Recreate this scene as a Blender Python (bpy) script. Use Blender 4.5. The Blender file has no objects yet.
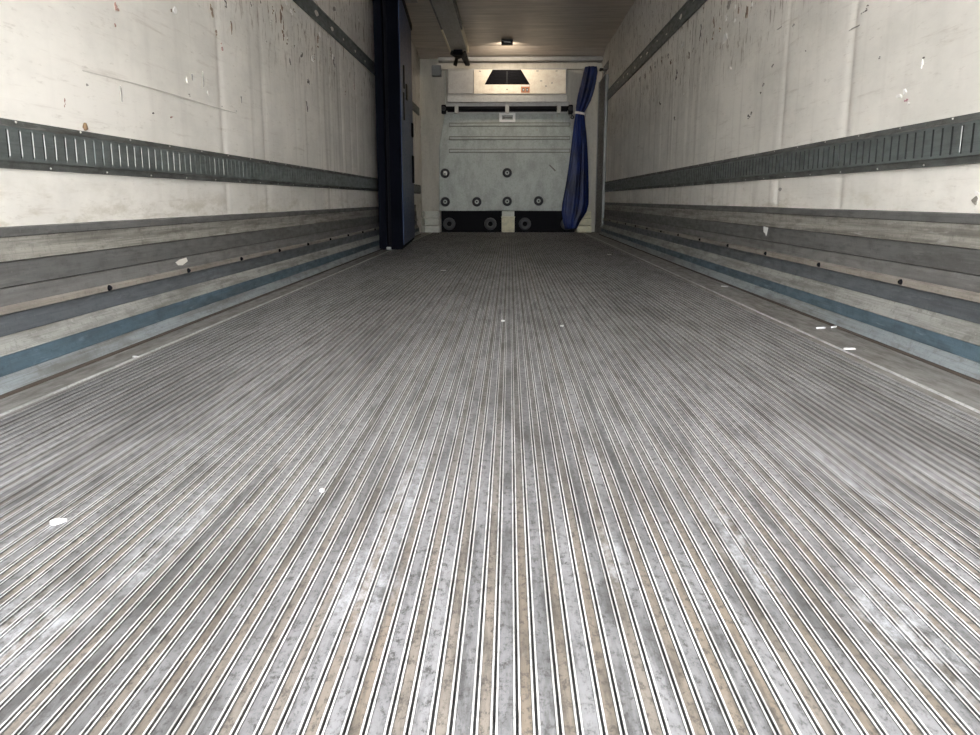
import bpy, bmesh, math, random
from mathutils import Vector
C = bpy.context.scene.collection
SC = bpy.context.scene
random.seed(7)

# ------------------------------------------------------------------ camera, sky, exposure
FPX, CAMH = 800.0, 0.44
PHI, PSI = math.radians(11.8598), math.radians(1.4015)
cd = bpy.data.cameras.new('camera'); cam = bpy.data.objects.new('camera', cd); C.objects.link(cam)
cam.location = (0, 0, CAMH)
cam.rotation_euler = (math.pi/2 - PHI, 0, PSI)
cd.sensor_fit = 'HORIZONTAL'; cd.sensor_width = 36.0; cd.lens = FPX*36.0/980.0
cd.clip_start = 0.02
SC.camera = cam
w = bpy.data.worlds.new('overcast_sky'); SC.world = w; w.use_nodes = True
bg = w.node_tree.nodes['Background']
bg.inputs['Color'].default_value = (0.96, 0.98, 1.0, 1)
bg.inputs['Strength'].default_value = 17.0
SC.view_settings.view_transform = 'Standard'; SC.view_settings.look = 'None'
SC.view_settings.gamma = 1.0; SC.view_settings.use_curve_mapping = False
SC.view_settings.exposure = 0.0
SC.cycles.max_bounces = 10; SC.cycles.diffuse_bounces = 8

# ------------------------------------------------------------------ main sizes of the trailer body (metres)
Y0, Y1 = -0.75, 11.25          # open rear end, front wall
XL, XR = -1.215, 1.215        # side liners
HC = 2.34                     # ceiling

# survey helpers: a sight line through the lens meets a known plane of the trailer body
F_ = Vector((-math.sin(PSI)*math.cos(PHI), math.cos(PSI)*math.cos(PHI), -math.sin(PHI)))
R_ = Vector((math.cos(PSI), math.sin(PSI), 0)); U_ = R_.cross(F_)
def sight(x, y): return R_*((x-490)/FPX) + U_*((367.5-y)/FPX) + F_
def on_x(x, y, X): r = sight(x, y); p = r*(X/r.x); return Vector((X, p.y, p.z+CAMH))
def on_y(x, y, Y): r = sight(x, y); p = r*(Y/r.y); return Vector((p.x, Y, p.z+CAMH))
def on_z(x, y, Z=0.0): r = sight(x, y); p = r*((Z-CAMH)/r.z); return Vector((p.x, p.y, Z))

# ------------------------------------------------------------------ materials
class NT:
    def __init__(s, name):
        s.m = bpy.data.materials.new(name); s.m.use_nodes = True
        s.t = s.m.node_tree; s.b = s.t.nodes['Principled BSDF']
        s.pos = s.n('ShaderNodeNewGeometry').outputs['Position']
    def n(s, kind, **kw):
        nd = s.t.nodes.new(kind)
        for k, v in kw.items(): setattr(nd, k, v)
        return nd
    def link(s, a, b): s.t.links.new(a, b)
    def scale(s, sc):
        v = s.n('ShaderNodeVectorMath', operation='MULTIPLY'); s.link(s.pos, v.inputs[0]); v.inputs[1].default_value = sc
        return v.outputs[0]
    def noise(s, sc, detail=4, rough=.55, vec_scale=(1, 1, 1), dist=0):
        nd = s.n('ShaderNodeTexNoise'); nd.inputs['Scale'].default_value = sc
        nd.inputs['Detail'].default_value = detail; nd.inputs['Roughness'].default_value = rough
        nd.inputs['Distortion'].default_value = dist
        s.link(s.scale(vec_scale), nd.inputs['Vector']); return nd.outputs['Fac']
    def ramp(s, fac, a, b, va=0.0, vb=1.0):
        nd = s.n('ShaderNodeMapRange', clamp=True, interpolation_type='SMOOTHSTEP')
        s.link(fac, nd.inputs['Value'])
        nd.inputs['From Min'].default_value = a; nd.inputs['From Max'].default_value = b
        nd.inputs['To Min'].default_value = va; nd.inputs['To Max'].default_value = vb
        return nd.outputs['Result']
    def math(s, op, a, b):
        nd = s.n('ShaderNodeMath', operation=op, use_clamp=True)
        for i, v in enumerate((a, b)):
            if isinstance(v, (int, float)): nd.inputs[i].default_value = v
            else: s.link(v, nd.inputs[i])
        return nd.outputs[0]
    def mix(s, fac, a, b, blend='MIX'):
        nd = s.n('ShaderNodeMix', data_type='RGBA', blend_type=blend)
        if isinstance(fac, (int, float)): nd.inputs[0].default_value = fac
        else: s.link(fac, nd.inputs[0])
        for i, v in ((6, a), (7, b)):
            if isinstance(v, (tuple, list)): nd.inputs[i].default_value = (*v[:3], 1)
            else: s.link(v, nd.inputs[i])
        return nd.outputs[2]
    def axis(s, k):
        nd = s.n('ShaderNodeSeparateXYZ'); s.link(s.pos, nd.inputs[0]); return nd.outputs[k]
    def done(s, col, rough=.6, metal=0.0, bump=None, bs=.3, bd=.002):
        if isinstance(col, (tuple, list)): s.b.inputs['Base Color'].default_value = (*col, 1)
        else: s.link(col, s.b.inputs['Base Color'])
        if isinstance(rough, (int, float)): s.b.inputs['Roughness'].default_value = rough
        else: s.link(rough, s.b.inputs['Roughness'])
        s.b.inputs['Metallic'].default_value = metal
        if bump is not None:
            nd = s.n('ShaderNodeBump'); nd.inputs['Strength'].default_value = bs; nd.inputs['Distance'].default_value = bd
            s.link(bump, nd.inputs['Height']); s.link(nd.outputs[0], s.b.inputs['Normal'])
        return s.m

def worn(name, col, dirt, amount=.5, rough=.6, metal=0.0, sc=(6, 1.2, 6), light=None, spec=None):
    m = NT(name)
    a = m.noise(3.0, 6, .65, sc); b = m.noise(40, 3, .6, (1, .25, 1))
    c = m.mix(m.ramp(a, .40, .68, 0, amount), col, dirt)
    c = m.mix(m.ramp(b, .5, .75, 0, amount*.7), c, dirt)
    g1 = m.noise(1.0, 5, .75, (150, 2.2, 260)); g2 = m.noise(1.0, 4, .7, (60, 30, 5)); g3 = m.noise(95, 4, .75)
    c = m.mix(m.ramp(g1, .50, .70, 0, amount*.75), c, dirt)
    c = m.mix(m.ramp(g1, .46, .30, 0, amount*.45), c, tuple(min(1, v*1.45) for v in col))
    c = m.mix(m.ramp(g2, .54, .72, 0, amount*.55), c, dirt)
    c = m.mix(m.ramp(g3, .56, .70, 0, amount*.6), c, tuple(v*.6 for v in dirt))
    c = m.mix(m.ramp(g3, .40, .30, 0, amount*.5), c, tuple(min(1, v*1.6) for v in col))
    if light:
        d = m.noise(14, 5, .7, (3, .35, 3))
        c = m.mix(m.ramp(d, .56, .70, 0, .7), c, light)
    r = m.ramp(b, .3, .7, rough-.08, rough+.12)
    mt = m.done(c, r, metal, b, .15, .002)
    if spec is not None: m.b.inputs['Specular IOR Level'].default_value = spec
    return mt

def liner(name, side):
    m = NT(name)
    big = m.noise(1.3, 6, .65, (1, 1, 1.8))
    c = m.mix(m.ramp(big, .35, .7), (.83, .795, .735), (.66, .635, .585))
    hor = m.noise(5, 6, .7, (1, .45, 7))                       # long horizontal rub marks
    c = m.mix(m.ramp(hor, .55, .78, 0, .55), c, (.42, .36, .30))
    fine = m.noise(30, 5, .7, (1, .5, 2.5))
    c = m.mix(m.ramp(fine, .57, .78, 0, .5), c, (.40, .355, .30))
    z = m.axis(2)
    # chafed vertical streaks below the upper rail
    zone = m.math('MULTIPLY', m.ramp(z, .95, 1.42), m.ramp(m.axis(1), 2.6, 4.6))
    st = m.noise(9, 6, .68, (1, 3.2, .9), 0.4)
    s1 = m.math('MULTIPLY', m.ramp(st, .56, .63), zone)
    c = m.mix(s1, c, (.22, .155, .10))
    st2 = m.noise(11, 4, .6, (1, 3.6, 1.0))
    s2 = m.math('MULTIPLY', m.ramp(st2, .66, .70), zone)
    c = m.mix(s2, c, (.85, .82, .78))
    # greasy runs and rubs all over
    runs = m.noise(5, 4, .6, (1, 2.4, .12))
    c = m.mix(m.math('MULTIPLY', m.ramp(runs, .52, .72, 0, .5), m.ramp(m.axis(1), 2.2, 6.0, .12, 1)), c, (.34, .30, .255))
    low = m.math('MULTIPLY', m.ramp(z, .52, .40), m.ramp(m.noise(7, 6, .7, (1, .6, 2)), .45, .65))
    c = m.mix(m.math('MULTIPLY', low, .5), c, (.40, .35, .25))
    return m.done(c, m.ramp(fine, .3, .7, .42, .6), 0, fine, .12, .003)

FLOOR_SPOTS = [(-.158, 1.10, .035, .40), (-.165, .86, .05, .14), (-.45, .98, .035, .22), (-.62, 1.02, .02, .03), (.30, .98, .03, .22),
               (.42, .78, .06, .16), (-.52, .72, .09, .16), (.55, 1.25, .025, .2), (.13, .95, .02, .12)]
def floor_mat(name, base, dark, pale, rough, metal, dirt=.8, res=.9, inner=None):
    m = NT(name)
    oi = m.n('ShaderNodeObjectInfo').outputs['Random']
    sp = m.noise(110, 5, .8, (1, .55, 1)); big = m.noise(2.8, 6, .68, (1, .35, 1)); mid = m.noise(24, 5, .7, (1.3, .16, 1))
    if inner: base = m.mix(m.ramp(m.axis(1), .75, 1.5), base, inner)     # the tan dirt is tracked in only near the doors
    c = m.mix(m.ramp(oi, 0, 1, 0, .55), base, pale)
    c = m.mix(m.ramp(mid, .44, .66, 0, dirt*.8), c, dark)
    c = m.mix(m.ramp(sp, .47, .66, 0, dirt), c, dark)
    c = m.mix(m.ramp(sp, .42, .30, 0, .45), c, pale)
    c = m.mix(m.ramp(big, .44, .66, 0, dirt*.7), c, dark)
    x, y = m.axis(0), m.axis(1)
    acc = None
    for (cx, cy, rx, ry) in FLOOR_SPOTS:                          # dried pale spills
        v = m.n('ShaderNodeVectorMath', operation='SUBTRACT'); m.link(m.pos, v.inputs[0]); v.inputs[1].default_value = (cx, cy, 0)
        q = m.n('ShaderNodeVectorMath', operation='MULTIPLY'); m.link(v.outputs[0], q.inputs[0]); q.inputs[1].default_value = (1/rx, 1/ry, 0)
        l = m.n('ShaderNodeVectorMath', operation='LENGTH'); m.link(q.outputs[0], l.inputs[0])
        k = m.ramp(l.outputs['Value'], 1.1, .35)
        acc = k if acc is None else m.math('MAXIMUM', acc, k)
    acc = m.math('MULTIPLY', acc, m.ramp(m.noise(45, 6, .8, (1, .5, 1)), .40, .68, 0, res))
    c = m.mix(acc, c, (.42, .43, .455))
    return m.done(c, rough, metal, sp, .35, .002)

M = {}
M['wall_left'] = liner('aged_cream_liner', -1)
M['wall_right'] = M['wall_left']
M['ceiling'] = None
def ceiling_mat():
    m = NT('grey_brown_ceiling_laminate')
    a = m.noise(2.5, 6, .7, (.55, 5, 1)); b = m.noise(9, 5, .7, (.5, 6, 1)); g = m.noise(1.2, 3, .5)
    c = m.mix(m.ramp(a, .35, .68), (.68, .60, .525), (.46, .40, .345))
    c = m.mix(m.ramp(b, .52, .72, 0, .6), c, (.36, .30, .25))
    c = m.mix(m.ramp(g, .55, .75, 0, .5), c, (.60, .51, .43))
    return m.done(c, m.ramp(b, .3, .7, .30, .48), 0, b, .2, .004)
M['ceiling'] = ceiling_mat()
M['tread'] = floor_mat('grey_coated_tread', (.18, .18, .187), (.042, .041, .04), (.27, .27, .28), .6, .0, .95, .85)
M['groove'] = floor_mat('tan_dirty_groove', (.19, .157, .124), (.05, .045, .039), (.21, .195, .18), .75, 0, .9, .7, (.175, .172, .172))
M['rib'] = floor_mat('polished_aluminium_rib', (.57, .57, .57), (.27, .266, .26), (.62, .62, .62), .45, .10, .85, .3)
M['slot'] = floor_mat('dark_slot_bed', (.085, .083, .082), (.03, .029, .028), (.15, .15, .15), .8, 0, .8, .6)
M['edge_plate'] = worn('dull_aluminium_edge_plate', (.26, .25, .235), (.11, .098, .085), .8, .5, .2, (7, .8, 7), (.38, .37, .355))
M['plank_dark'] = worn('dark_grey_scuff_plank', (.135, .135, .13), (.08, .077, .072), .7, .55, .15, (2, .5, 9), (.18, .178, .17))
M['plank_mid'] = worn('mid_grey_scuff_plank', (.19, .187, .18), (.11, .105, .10), .7, .55, .2, (2, .5, 12), (.25, .245, .235))
M['plank_pale'] = worn('pale_worn_scuff_plank', (.33, .315, .28), (.13, .12, .105), .9, .55, .15, (2, .45, 14), (.40, .385, .36))
M['ledge'] = worn('tan_worn_ledge', (.34, .31, .27), (.17, .15, .13), .7, .5, .2, (2, .6, 9))
M['steel_blue'] = worn('blue_grey_plank', (.125, .138, .15), (.075, .08, .085), .7, .5, .2, (2, .5, 10), (.18, .195, .21))
M['kick_pale'] = worn('pale_brushed_kick_plate', (.36, .36, .34), (.15, .145, .13), .9, .5, .2, (2, .6, 8))
M['kick_blue'] = worn('worn_blue_kick_plate', (.090, .140, .175), (.055, .075, .09), .75, .5, .1, (3, .8, 8), (.20, .26, .30))
M['kick_foot'] = worn('pale_blue_kick_foot', (.30, .335, .355), (.15, .142, .13), .75, .5, .3, (3, .6, 8))
M['shadow_gap'] = NT('dark_gap_backing').done((.05, .045, .04), .9)  # dark backing in the gaps, the ledge's shadow put into its colour
M['rail'] = worn('green_grey_lashing_rail', (.125, .142, .138), (.065, .07, .066), .6, .5, .2, (3, 1.5, 5))
M['rail_flange'] = worn('grimy_rail_flange', (.105, .11, .104), (.05, .048, .042), .8, .6, .2, (4, 2.5, 8), (.19, .19, .18))
M['bare'] = NT('bare_worn_metal').done((.27, .275, .26), .5, .1)
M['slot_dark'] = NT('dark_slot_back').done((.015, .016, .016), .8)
M['rivet'] = NT('bright_rivet').done((.5, .49, .46), .35, .5)
M['front_wall'] = worn('cream_front_wall', (.52, .49, .42), (.36, .33, .275), .6, .6, 0, (3, 3, .6))
M['soffit'] = worn('grey_soffit', (.34, .33, .315), (.22, .21, .20), .6, .6, 0, (1.5, 3, 3))
M['bulk'] = worn('grey_green_bulkhead_sheet', (.36, .38, .345), (.25, .265, .235), .8, .5, .1, (2.5, 2, 1.5), (.42, .44, .405))
M['housing_grey'] = worn('warm_grey_panel', (.40, .385, .36), (.30, .285, .265), .5, .55)
M['housing_cream'] = worn('cream_housing_panel', (.86, .79, .66), (.66, .55, .43), .55, .5, 0, (3, 2, 4))
M['shelf'] = worn('grey_shelf_sheet', (.43, .425, .40), (.30, .29, .28), .6, .5, .1)
M['black'] = NT('black_rubber').done((.006, .006, .008), .6)
for _k in ('black',): M[_k].node_tree.nodes['Principled BSDF'].inputs['Specular IOR Level'].default_value = .06
M['bumper'] = NT('grey_bumper_rubber').done((.055, .057, .062), .6)
M['soft_black'] = NT('black_strap_webbing').done((.01, .01, .011), .85)
M['ring_grey'] = NT('dark_grey_rubber').done((.032, .033, .036), .6); M['ring_grey'].node_tree.nodes['Principled BSDF'].inputs['Specular IOR Level'].default_value = .2
M['white_plate'] = NT('white_plate').done((.80, .79, .76), .5)
M['yellow_post'] = worn('yellowed_white_block', (.66, .62, .44), (.42, .40, .30), .6, .6, 0, (4, 4, 6))
M['pale_block'] = worn('pale_moulded_block', (.55, .56, .50), (.36, .37, .33), .5, .6, 0, (4, 4, 8))
M['pillar'] = worn('grey_corner_pillar', (.15, .15, .147), (.10, .10, .096), .6, .4, .3, (3, 3, .6))
M['orange'] = NT('orange_sticker').done((.52, .21, .10), .6)
M['lump'] = NT('rusty_orange_lump').done((.17, .105, .055), .8)
M['navy'] = None
def navy_mat(name, a, b, rough, spec=.15):
    m = NT(name); m.b.inputs['Specular IOR Level'].default_value = spec; n1 = m.noise(3, 5, .6, (1, 1, .7)); n2 = m.noise(60, 3, .6)
    return m.done(m.mix(m.ramp(n1, .38, .66), a, b), m.ramp(n2, .3, .7, rough-.1, rough+.1), 0, n2, .2, .002)
M['navy'] = navy_mat('navy_partition_skin', (.055, .078, .165), (.026, .050, .12), .45)
M['navy_edge'] = navy_mat('dark_navy_edge_vinyl', (.0034, .0040, .0075), (.0016, .0022, .0045), .75, .04)
M['curtain'] = navy_mat('blue_curtain_vinyl', (.007, .020, .105), (.003, .007, .032), .45, .25)
M['ceiling_strip'] = NT('lamplit_yellow_strip').done((.88, .80, .62), .45)
M['duct'] = worn('grey_air_duct', (.52, .50, .475), (.36, .345, .325), .6, .45, .1, (3, 1, 3))
M['white_chip'] = NT('bare_white_chip').done((.84, .82, .79), .7)
M['brown_chip'] = NT('brown_scar').done((.22, .16, .115), .85)
M['dark_chip'] = NT('dark_scar_and_shade').done((.15, .135, .12), .85)
M['red_chip'] = NT('reddish_scar').done((.40, .25, .21), .8)
M['grey_chip'] = NT('grey_scratch').done((.33, .31, .28), .8)
M['faint_chip'] = NT('faint_scored_line').done((.56, .53, .48), .8)
M['pink_chip'] = NT('dull_purple_scar').done((.42, .24, .26), .8)
M['pale_chip'] = NT('pale_scratch').done((.80, .77, .71), .7)
M['paper'] = NT('white_scrap_paper').done((.66, .66, .65), .7)
M['asphalt'] = worn('yard_concrete', (.30, .30, .29), (.22, .21, .20), .5, .9)
M['outer'] = NT('white_outer_skin').done((.6, .6, .6), .5)

# ------------------------------------------------------------------ mesh helpers
def finish(name, bm, mats, parent=None, smooth=False, loc=(0, 0, 0)):
    bmesh.ops.recalc_face_normals(bm, faces=bm.faces)
    me = bpy.data.meshes.new(name); bm.to_mesh(me); bm.free()
    for m in (mats if isinstance(mats, (list, tuple)) else [mats]): me.materials.append(m)
    if smooth:
        for p in me.polygons: p.use_smooth = True
    o = bpy.data.objects.new(name, me); C.objects.link(o); o.location = loc
    if parent is not None: o.parent = parent
    return o
def box(bm, x0, x1, y0, y1, z0, z1, mi=0, bev=0):
    vs = [bm.verts.new((x, y, z)) for x in (x0, x1) for y in (y0, y1) for z in (z0, z1)]
    fs = []
    for q in ((0, 1, 3, 2), (4, 6, 7, 5), (0, 4, 5, 1), (2, 3, 7, 6), (0, 2, 6, 4), (1, 5, 7, 3)):
        f = bm.faces.new([vs[i] for i in q]); f.material_index = mi; fs.append(f)
    if bev:
        es = list({e for f in fs for e in f.edges})
        bmesh.ops.bevel(bm, geom=es, offset=bev, segments=2, affect='EDGES', profile=.5)
def prism(bm, pts, axis, a, b, mi=0, bev=0):
    """pts: 2-D outline; axis 'x': pts are (y,z); 'y': (x,z); 'z': (x,y); extruded from a to b"""
    def P(p, t):
        return {'x': (t, p[0], p[1]), 'y': (p[0], t, p[1]), 'z': (p[0], p[1], t)}[axis]
    A = [bm.verts.new(P(p, a)) for p in pts]; B = [bm.verts.new(P(p, b)) for p in pts]
    fs = [bm.faces.new(A), bm.faces.new(B[::-1])]
    n = len(pts)
    for i in range(n): fs.append(bm.faces.new((A[i], B[i], B[(i+1) % n], A[(i+1) % n])))
    for f in fs: f.material_index = mi
    if bev:
        bmesh.ops.bevel(bm, geom=list({e for f in fs for e in f.edges}), offset=bev, segments=2, affect='EDGES', profile=.5)
def disc(bm, c, r, axis, t, n=20, mi=0, r2=None):
    """a cylinder / cone frustum from c along axis by t"""
    r2 = r if r2 is None else r2
    ax = {'x': Vector((1, 0, 0)), 'y': Vector((0, 1, 0)), 'z': Vector((0, 0, 1))}[axis] if isinstance(axis, str) else Vector(axis).normalized()
    u = ax.orthogonal().normalized(); v = ax.cross(u); c = Vector(c)
    A = [bm.verts.new(c + u*r*math.cos(2*math.pi*i/n) + v*r*math.sin(2*math.pi*i/n)) for i in range(n)]
    B = [bm.verts.new(c + ax*t + u*r2*math.cos(2*math.pi*i/n) + v*r2*math.sin(2*math.pi*i/n)) for i in range(n)]
    fs = [bm.faces.new(A), bm.faces.new(B[::-1])] + [bm.faces.new((A[i], B[i], B[(i+1) % n], A[(i+1) % n])) for i in range(n)]
    for f in fs: f.material_index = mi
def torus(bm, c, R, r, axis='y', n=24, k=10, mi=0):
    ax = {'x': Vector((1, 0, 0)), 'y': Vector((0, 1, 0)), 'z': Vector((0, 0, 1))}[axis]
    u = ax.orthogonal().normalized(); v = ax.cross(u); c = Vector(c)
    g = []
    for i in range(n):
        a = 2*math.pi*i/n; d = u*math.cos(a) + v*math.sin(a)
        g.append([bm.verts.new(c + d*(R + r*math.cos(2*math.pi*j/k)) + ax*r*math.sin(2*math.pi*j/k)) for j in range(k)])
    for i in range(n):
        for j in range(k):
            f = bm.faces.new((g[i][j], g[(i+1) % n][j], g[(i+1) % n][(j+1) % k], g[i][(j+1) % k])); f.material_index = mi
def tube(bm, pts, r, n=10, mi=0, flat=1.0):
    pts = [Vector(p) for p in pts]; rings = []
    for i, p in enumerate(pts):
        d = (pts[min(i+1, len(pts)-1)] - pts[max(i-1, 0)]).normalized()
        u = d.cross(Vector((0, 1, 0)));
        if u.length < 1e-3: u = d.cross(Vector((1, 0, 0)))
        u.normalize(); v = d.cross(u)
        rings.append([bm.verts.new(p + u*r*math.cos(2*math.pi*k/n) + v*r*flat*math.sin(2*math.pi*k/n)) for k in range(n)])
    for a, b in zip(rings, rings[1:]):
        for k in range(n):
            f = bm.faces.new((a[k], a[(k+1) % n], b[(k+1) % n], b[k])); f.material_index = mi
    bm.faces.new(rings[0]); bm.faces.new(rings[-1][::-1])
def one(name, mats, parent, fn, smooth=False):
    bm = bmesh.new(); fn(bm); return finish(name, bm, mats, parent, smooth)
def bx(name, mat, parent, x0, x1, y0, y1, z0, z1, bev=0):
    return one(name, mat, parent, lambda bm: box(bm, x0, x1, y0, y1, z0, z1, 0, bev))
def structure(o): o['kind'] = 'structure'; return o
def tag(o, label, cat, group=None):
    o['label'] = label; o['category'] = cat
    if group: o['group'] = group
    return o
def thing(name, label, cat, loc=(0, 0, 0), group=None):
    o = bpy.data.objects.new(name, None); C.objects.link(o); o.location = loc; o.empty_display_size = .1
    return tag(o, label, cat, group)
def hang(o, root):
    """parent a mesh built in world coordinates to an Empty placed at the thing's base"""
    o.parent = root; o.location = Vector(o.location) - Vector(root.location); return o

# ------------------------------------------------------------------ floor
floor = structure(bx('floor', M['slot'], None, -1.26, 1.26, Y0, Y1, -.06, -.0055))
P = 0.03642
FX0, N0, N1 = -.0203 - .115*P, -28, 27
seq = [('groove_strip', .262, -.0008, 'groove'), ('rib', .066, .0013, 'rib'), (None, .060, 0, 0), ('rib', .066, .0013, 'rib'),
       ('tread_strip', .354, 0., 'tread'), ('rib', .066, .0013, 'rib'), (None, .060, 0, 0), ('rib', .066, .0013, 'rib')]
shared = {}
for i in range(N0, N1):
    x = FX0 + i*P
    for nm, fr, top, mk in seq:
        wd = fr*P
        if nm:
            key = (nm, fr)
            if key not in shared:
                bm = bmesh.new()
                if nm == 'rib':
                    prism(bm, [(-wd/2, -.01), (wd/2, -.01), (wd/2, top-.0005), (wd/2-.0003, top), (-wd/2+.0003, top), (-wd/2, top-.0005)], 'y', Y0, Y1)
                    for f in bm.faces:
                        f.material_index = 0 if all(v.co.z > top-.0006 for v in f.verts) and abs(f.calc_center_median().x) < 1e-5 else 1  # rib sides take the dark slot colour, shade painted between ribs
                else:
                    box(bm, -wd/2, wd/2, Y0, Y1, -.01, top)
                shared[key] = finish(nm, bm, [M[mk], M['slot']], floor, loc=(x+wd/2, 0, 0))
            else:
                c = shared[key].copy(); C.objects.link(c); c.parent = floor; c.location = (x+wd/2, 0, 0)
        x += wd
XA, XB = FX0 + N0*P, FX0 + N1*P
bx('edge_plate', M['edge_plate'], floor, -1.20, XA-.002, Y0, Y1, -.012, -.0005)
bx('edge_plate', M['edge_plate'], floor, XB+.002, 1.20, Y0, Y1, -.012, -.0005)
bx('edge_ridge', M['rib'], floor, XA-.012, XA-.008, Y0, Y1, -.004, .004)
bx('edge_ridge', M['rib'], floor, XB+.030, XB+.035, Y0, Y1, -.004, .004)

# ------------------------------------------------------------------ side liners with shallow upright swellings and creases
def side_wall(name, X, creases, parent_mat):
    s = 1 if X > 0 else -1
    ys = set()
    y = Y0
    while y < Y1: ys.add(round(y, 3)); y += .09
    for c in creases:
        for d in (-.12, -.08, -.05, -.03, -.015, 0, .015, .03, .05, .08, .12): ys.add(round(c+d, 3))
    ys = sorted(v for v in ys if Y0 <= v < Y1) + [Y1]
    zs = [0, .3, .5, .63, .9, 1.2, 1.52, 1.7, 2.0, HC]
    bm = bmesh.new(); grid = []
    for y in ys:
        row = []
        for k, z in enumerate(zs):
            d = .0030*math.sin(y*2.9 + s) * math.sin(z*1.7+.4)
            for i, c in enumerate(creases):
                t = (y-c)/.028
                d += (.0075 if i % 2 else .0055)*math.exp(-t*t)*(.6+.4*math.sin(z*2.2+i))
            row.append(bm.verts.new((X + s*d, y, z)))
        grid.append(row)
    for a, b in zip(grid, grid[1:]):
        for k in range(len(zs)-1): bm.faces.new((a[k], b[k], b[k+1], a[k+1]))
    # outer skin closes the body
    o1 = [bm.verts.new((X + s*.07, y, z)) for y in (Y0, Y1) for z in (0, HC)]
    f = bm.faces.new((o1[0], o1[1], o1[3], o1[2])); f.material_index = 1
    bm.faces.new((grid[0][0], grid[0][-1], o1[1], o1[0])) if False else None
    o = finish(name, bm, [parent_mat, M['outer']], None, True)
    o['kind'] = 'structure'
    return o
wall_right = side_wall('wall_right', XR, [3.05, 3.76, 4.33, 4.96, 5.4, 5.77, 6.28, 6.75, 7.08, 7.41, 7.81, 8.27, 8.63, 9.05, 9.5, 9.95], M['wall_right'])
wall_left = side_wall('wall_left', XL, [3.5, 4.08, 4.7, 5.3, 5.62, 5.99, 6.3, 6.55, 6.9, 7.5, 8.2, 9, 9.8], M['wall_left'])
ceiling = structure(bx('ceiling', M['ceiling'], None, XL-.06, XR+.06, Y0, Y1+.1, HC, HC+.08))
wall_front = structure(bx('wall_front', M['front_wall'], None, XL-.06, XR+.06, Y1, Y1+.08, -.02, HC))
ground = structure(bx('ground', M['asphalt'], None, -14, 14, -24, Y0-.05, -1.25, -1.15))

# ------------------------------------------------------------------ scuff boards and kick plates along both sides
def base_side(name, s, zz, bolts):
    """zz: heights of the board joints from the top down"""
    z = zz
    YE = 10.45
    root = structure(bx(name, M['shadow_gap'], None, s*1.2105, s*1.2142, Y0, YE, -.008, z[0]-.004))
    def plank(nm, mat, pts):
        return one(nm, M[mat], root, lambda bm: prism(bm, [(s*x, zq) for x, zq in pts], 'y', Y0, YE))
    g = .0022
    plank('scuff_plank', 'plank_dark', [(1.214, z[0]), (1.205, z[0]-.003), (1.203, z[1]+g), (1.214, z[1]+g)])
    plank('scuff_plank', 'plank_pale', [(1.214, z[1]), (1.206, z[1]), (1.209, (z[1]+z[2])/2), (1.204, z[2]+g), (1.214, z[2]+g)])
    plank('scuff_plank', 'plank_dark', [(1.214, z[2]), (1.202, z[2]-.001), (1.201, z[3]+g), (1.214, z[3]+g)])
    plank('scuff_plank', 'plank_mid', [(1.214, z[3]-.001), (1.201, z[3]-.001), (1.199, z[4]), (1.214, z[4])])
    plank('ledge_rail', 'ledge', [(1.212, z[4]), (1.197, z[4]), (1.187, z[4]-.004), (1.187, z[5]), (1.212, z[5])])
    plank('scuff_plank', 'steel_blue', [(1.214, z[5]-.004), (1.199, z[5]-.004), (1.196, z[6]), (1.214, z[6])])
    plank('kick_plate', 'kick_pale', [(1.212, z[6]-.001), (1.196, z[6]-.001), (1.172, z[7]), (1.212, z[7])])
    plank('kick_plate', 'kick_blue', [(1.212, z[7]-.001), (1.171, z[7]-.001), (1.170, z[8]), (1.212, z[8])])
    plank('kick_foot', 'kick_foot', [(1.212, z[8]-.001), (1.170, z[8]-.001), (1.152, .002), (1.212, .002)])
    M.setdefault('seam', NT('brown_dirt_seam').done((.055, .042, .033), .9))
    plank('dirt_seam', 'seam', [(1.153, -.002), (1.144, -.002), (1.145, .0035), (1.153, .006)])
    b0 = None
    zb = (z[4]+z[5])/2
    y = bolts[0]
    while y < YE-.2:
        if b0 is None:
            bm = bmesh.new(); disc(bm, (0, 0, 0), .009, 'x', -s*.006, 12, 0, .007); disc(bm, (-s*.006, 0, 0), .004, 'x', -s*.003, 8)
            b0 = finish('bolt', bm, M['black'], root, loc=(s*1.1868, y, zb))
        else:
            c = b0.copy(); C.objects.link(c); c.parent = root; c.location = (s*1.1868, y, zb)
        y += bolts[1]
    return root
base_left = base_side('baseboard_left', -1, [.3764, .3509, .2929, .2331, .1921, .1752, .1236, .0851, .040], (1.15, .595))
base_right = base_side('baseboard_right', 1, [.4049, .376, .3132, .2485, .2065, .1842, .130, .0829, .0416], (1.147, .655))

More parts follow.
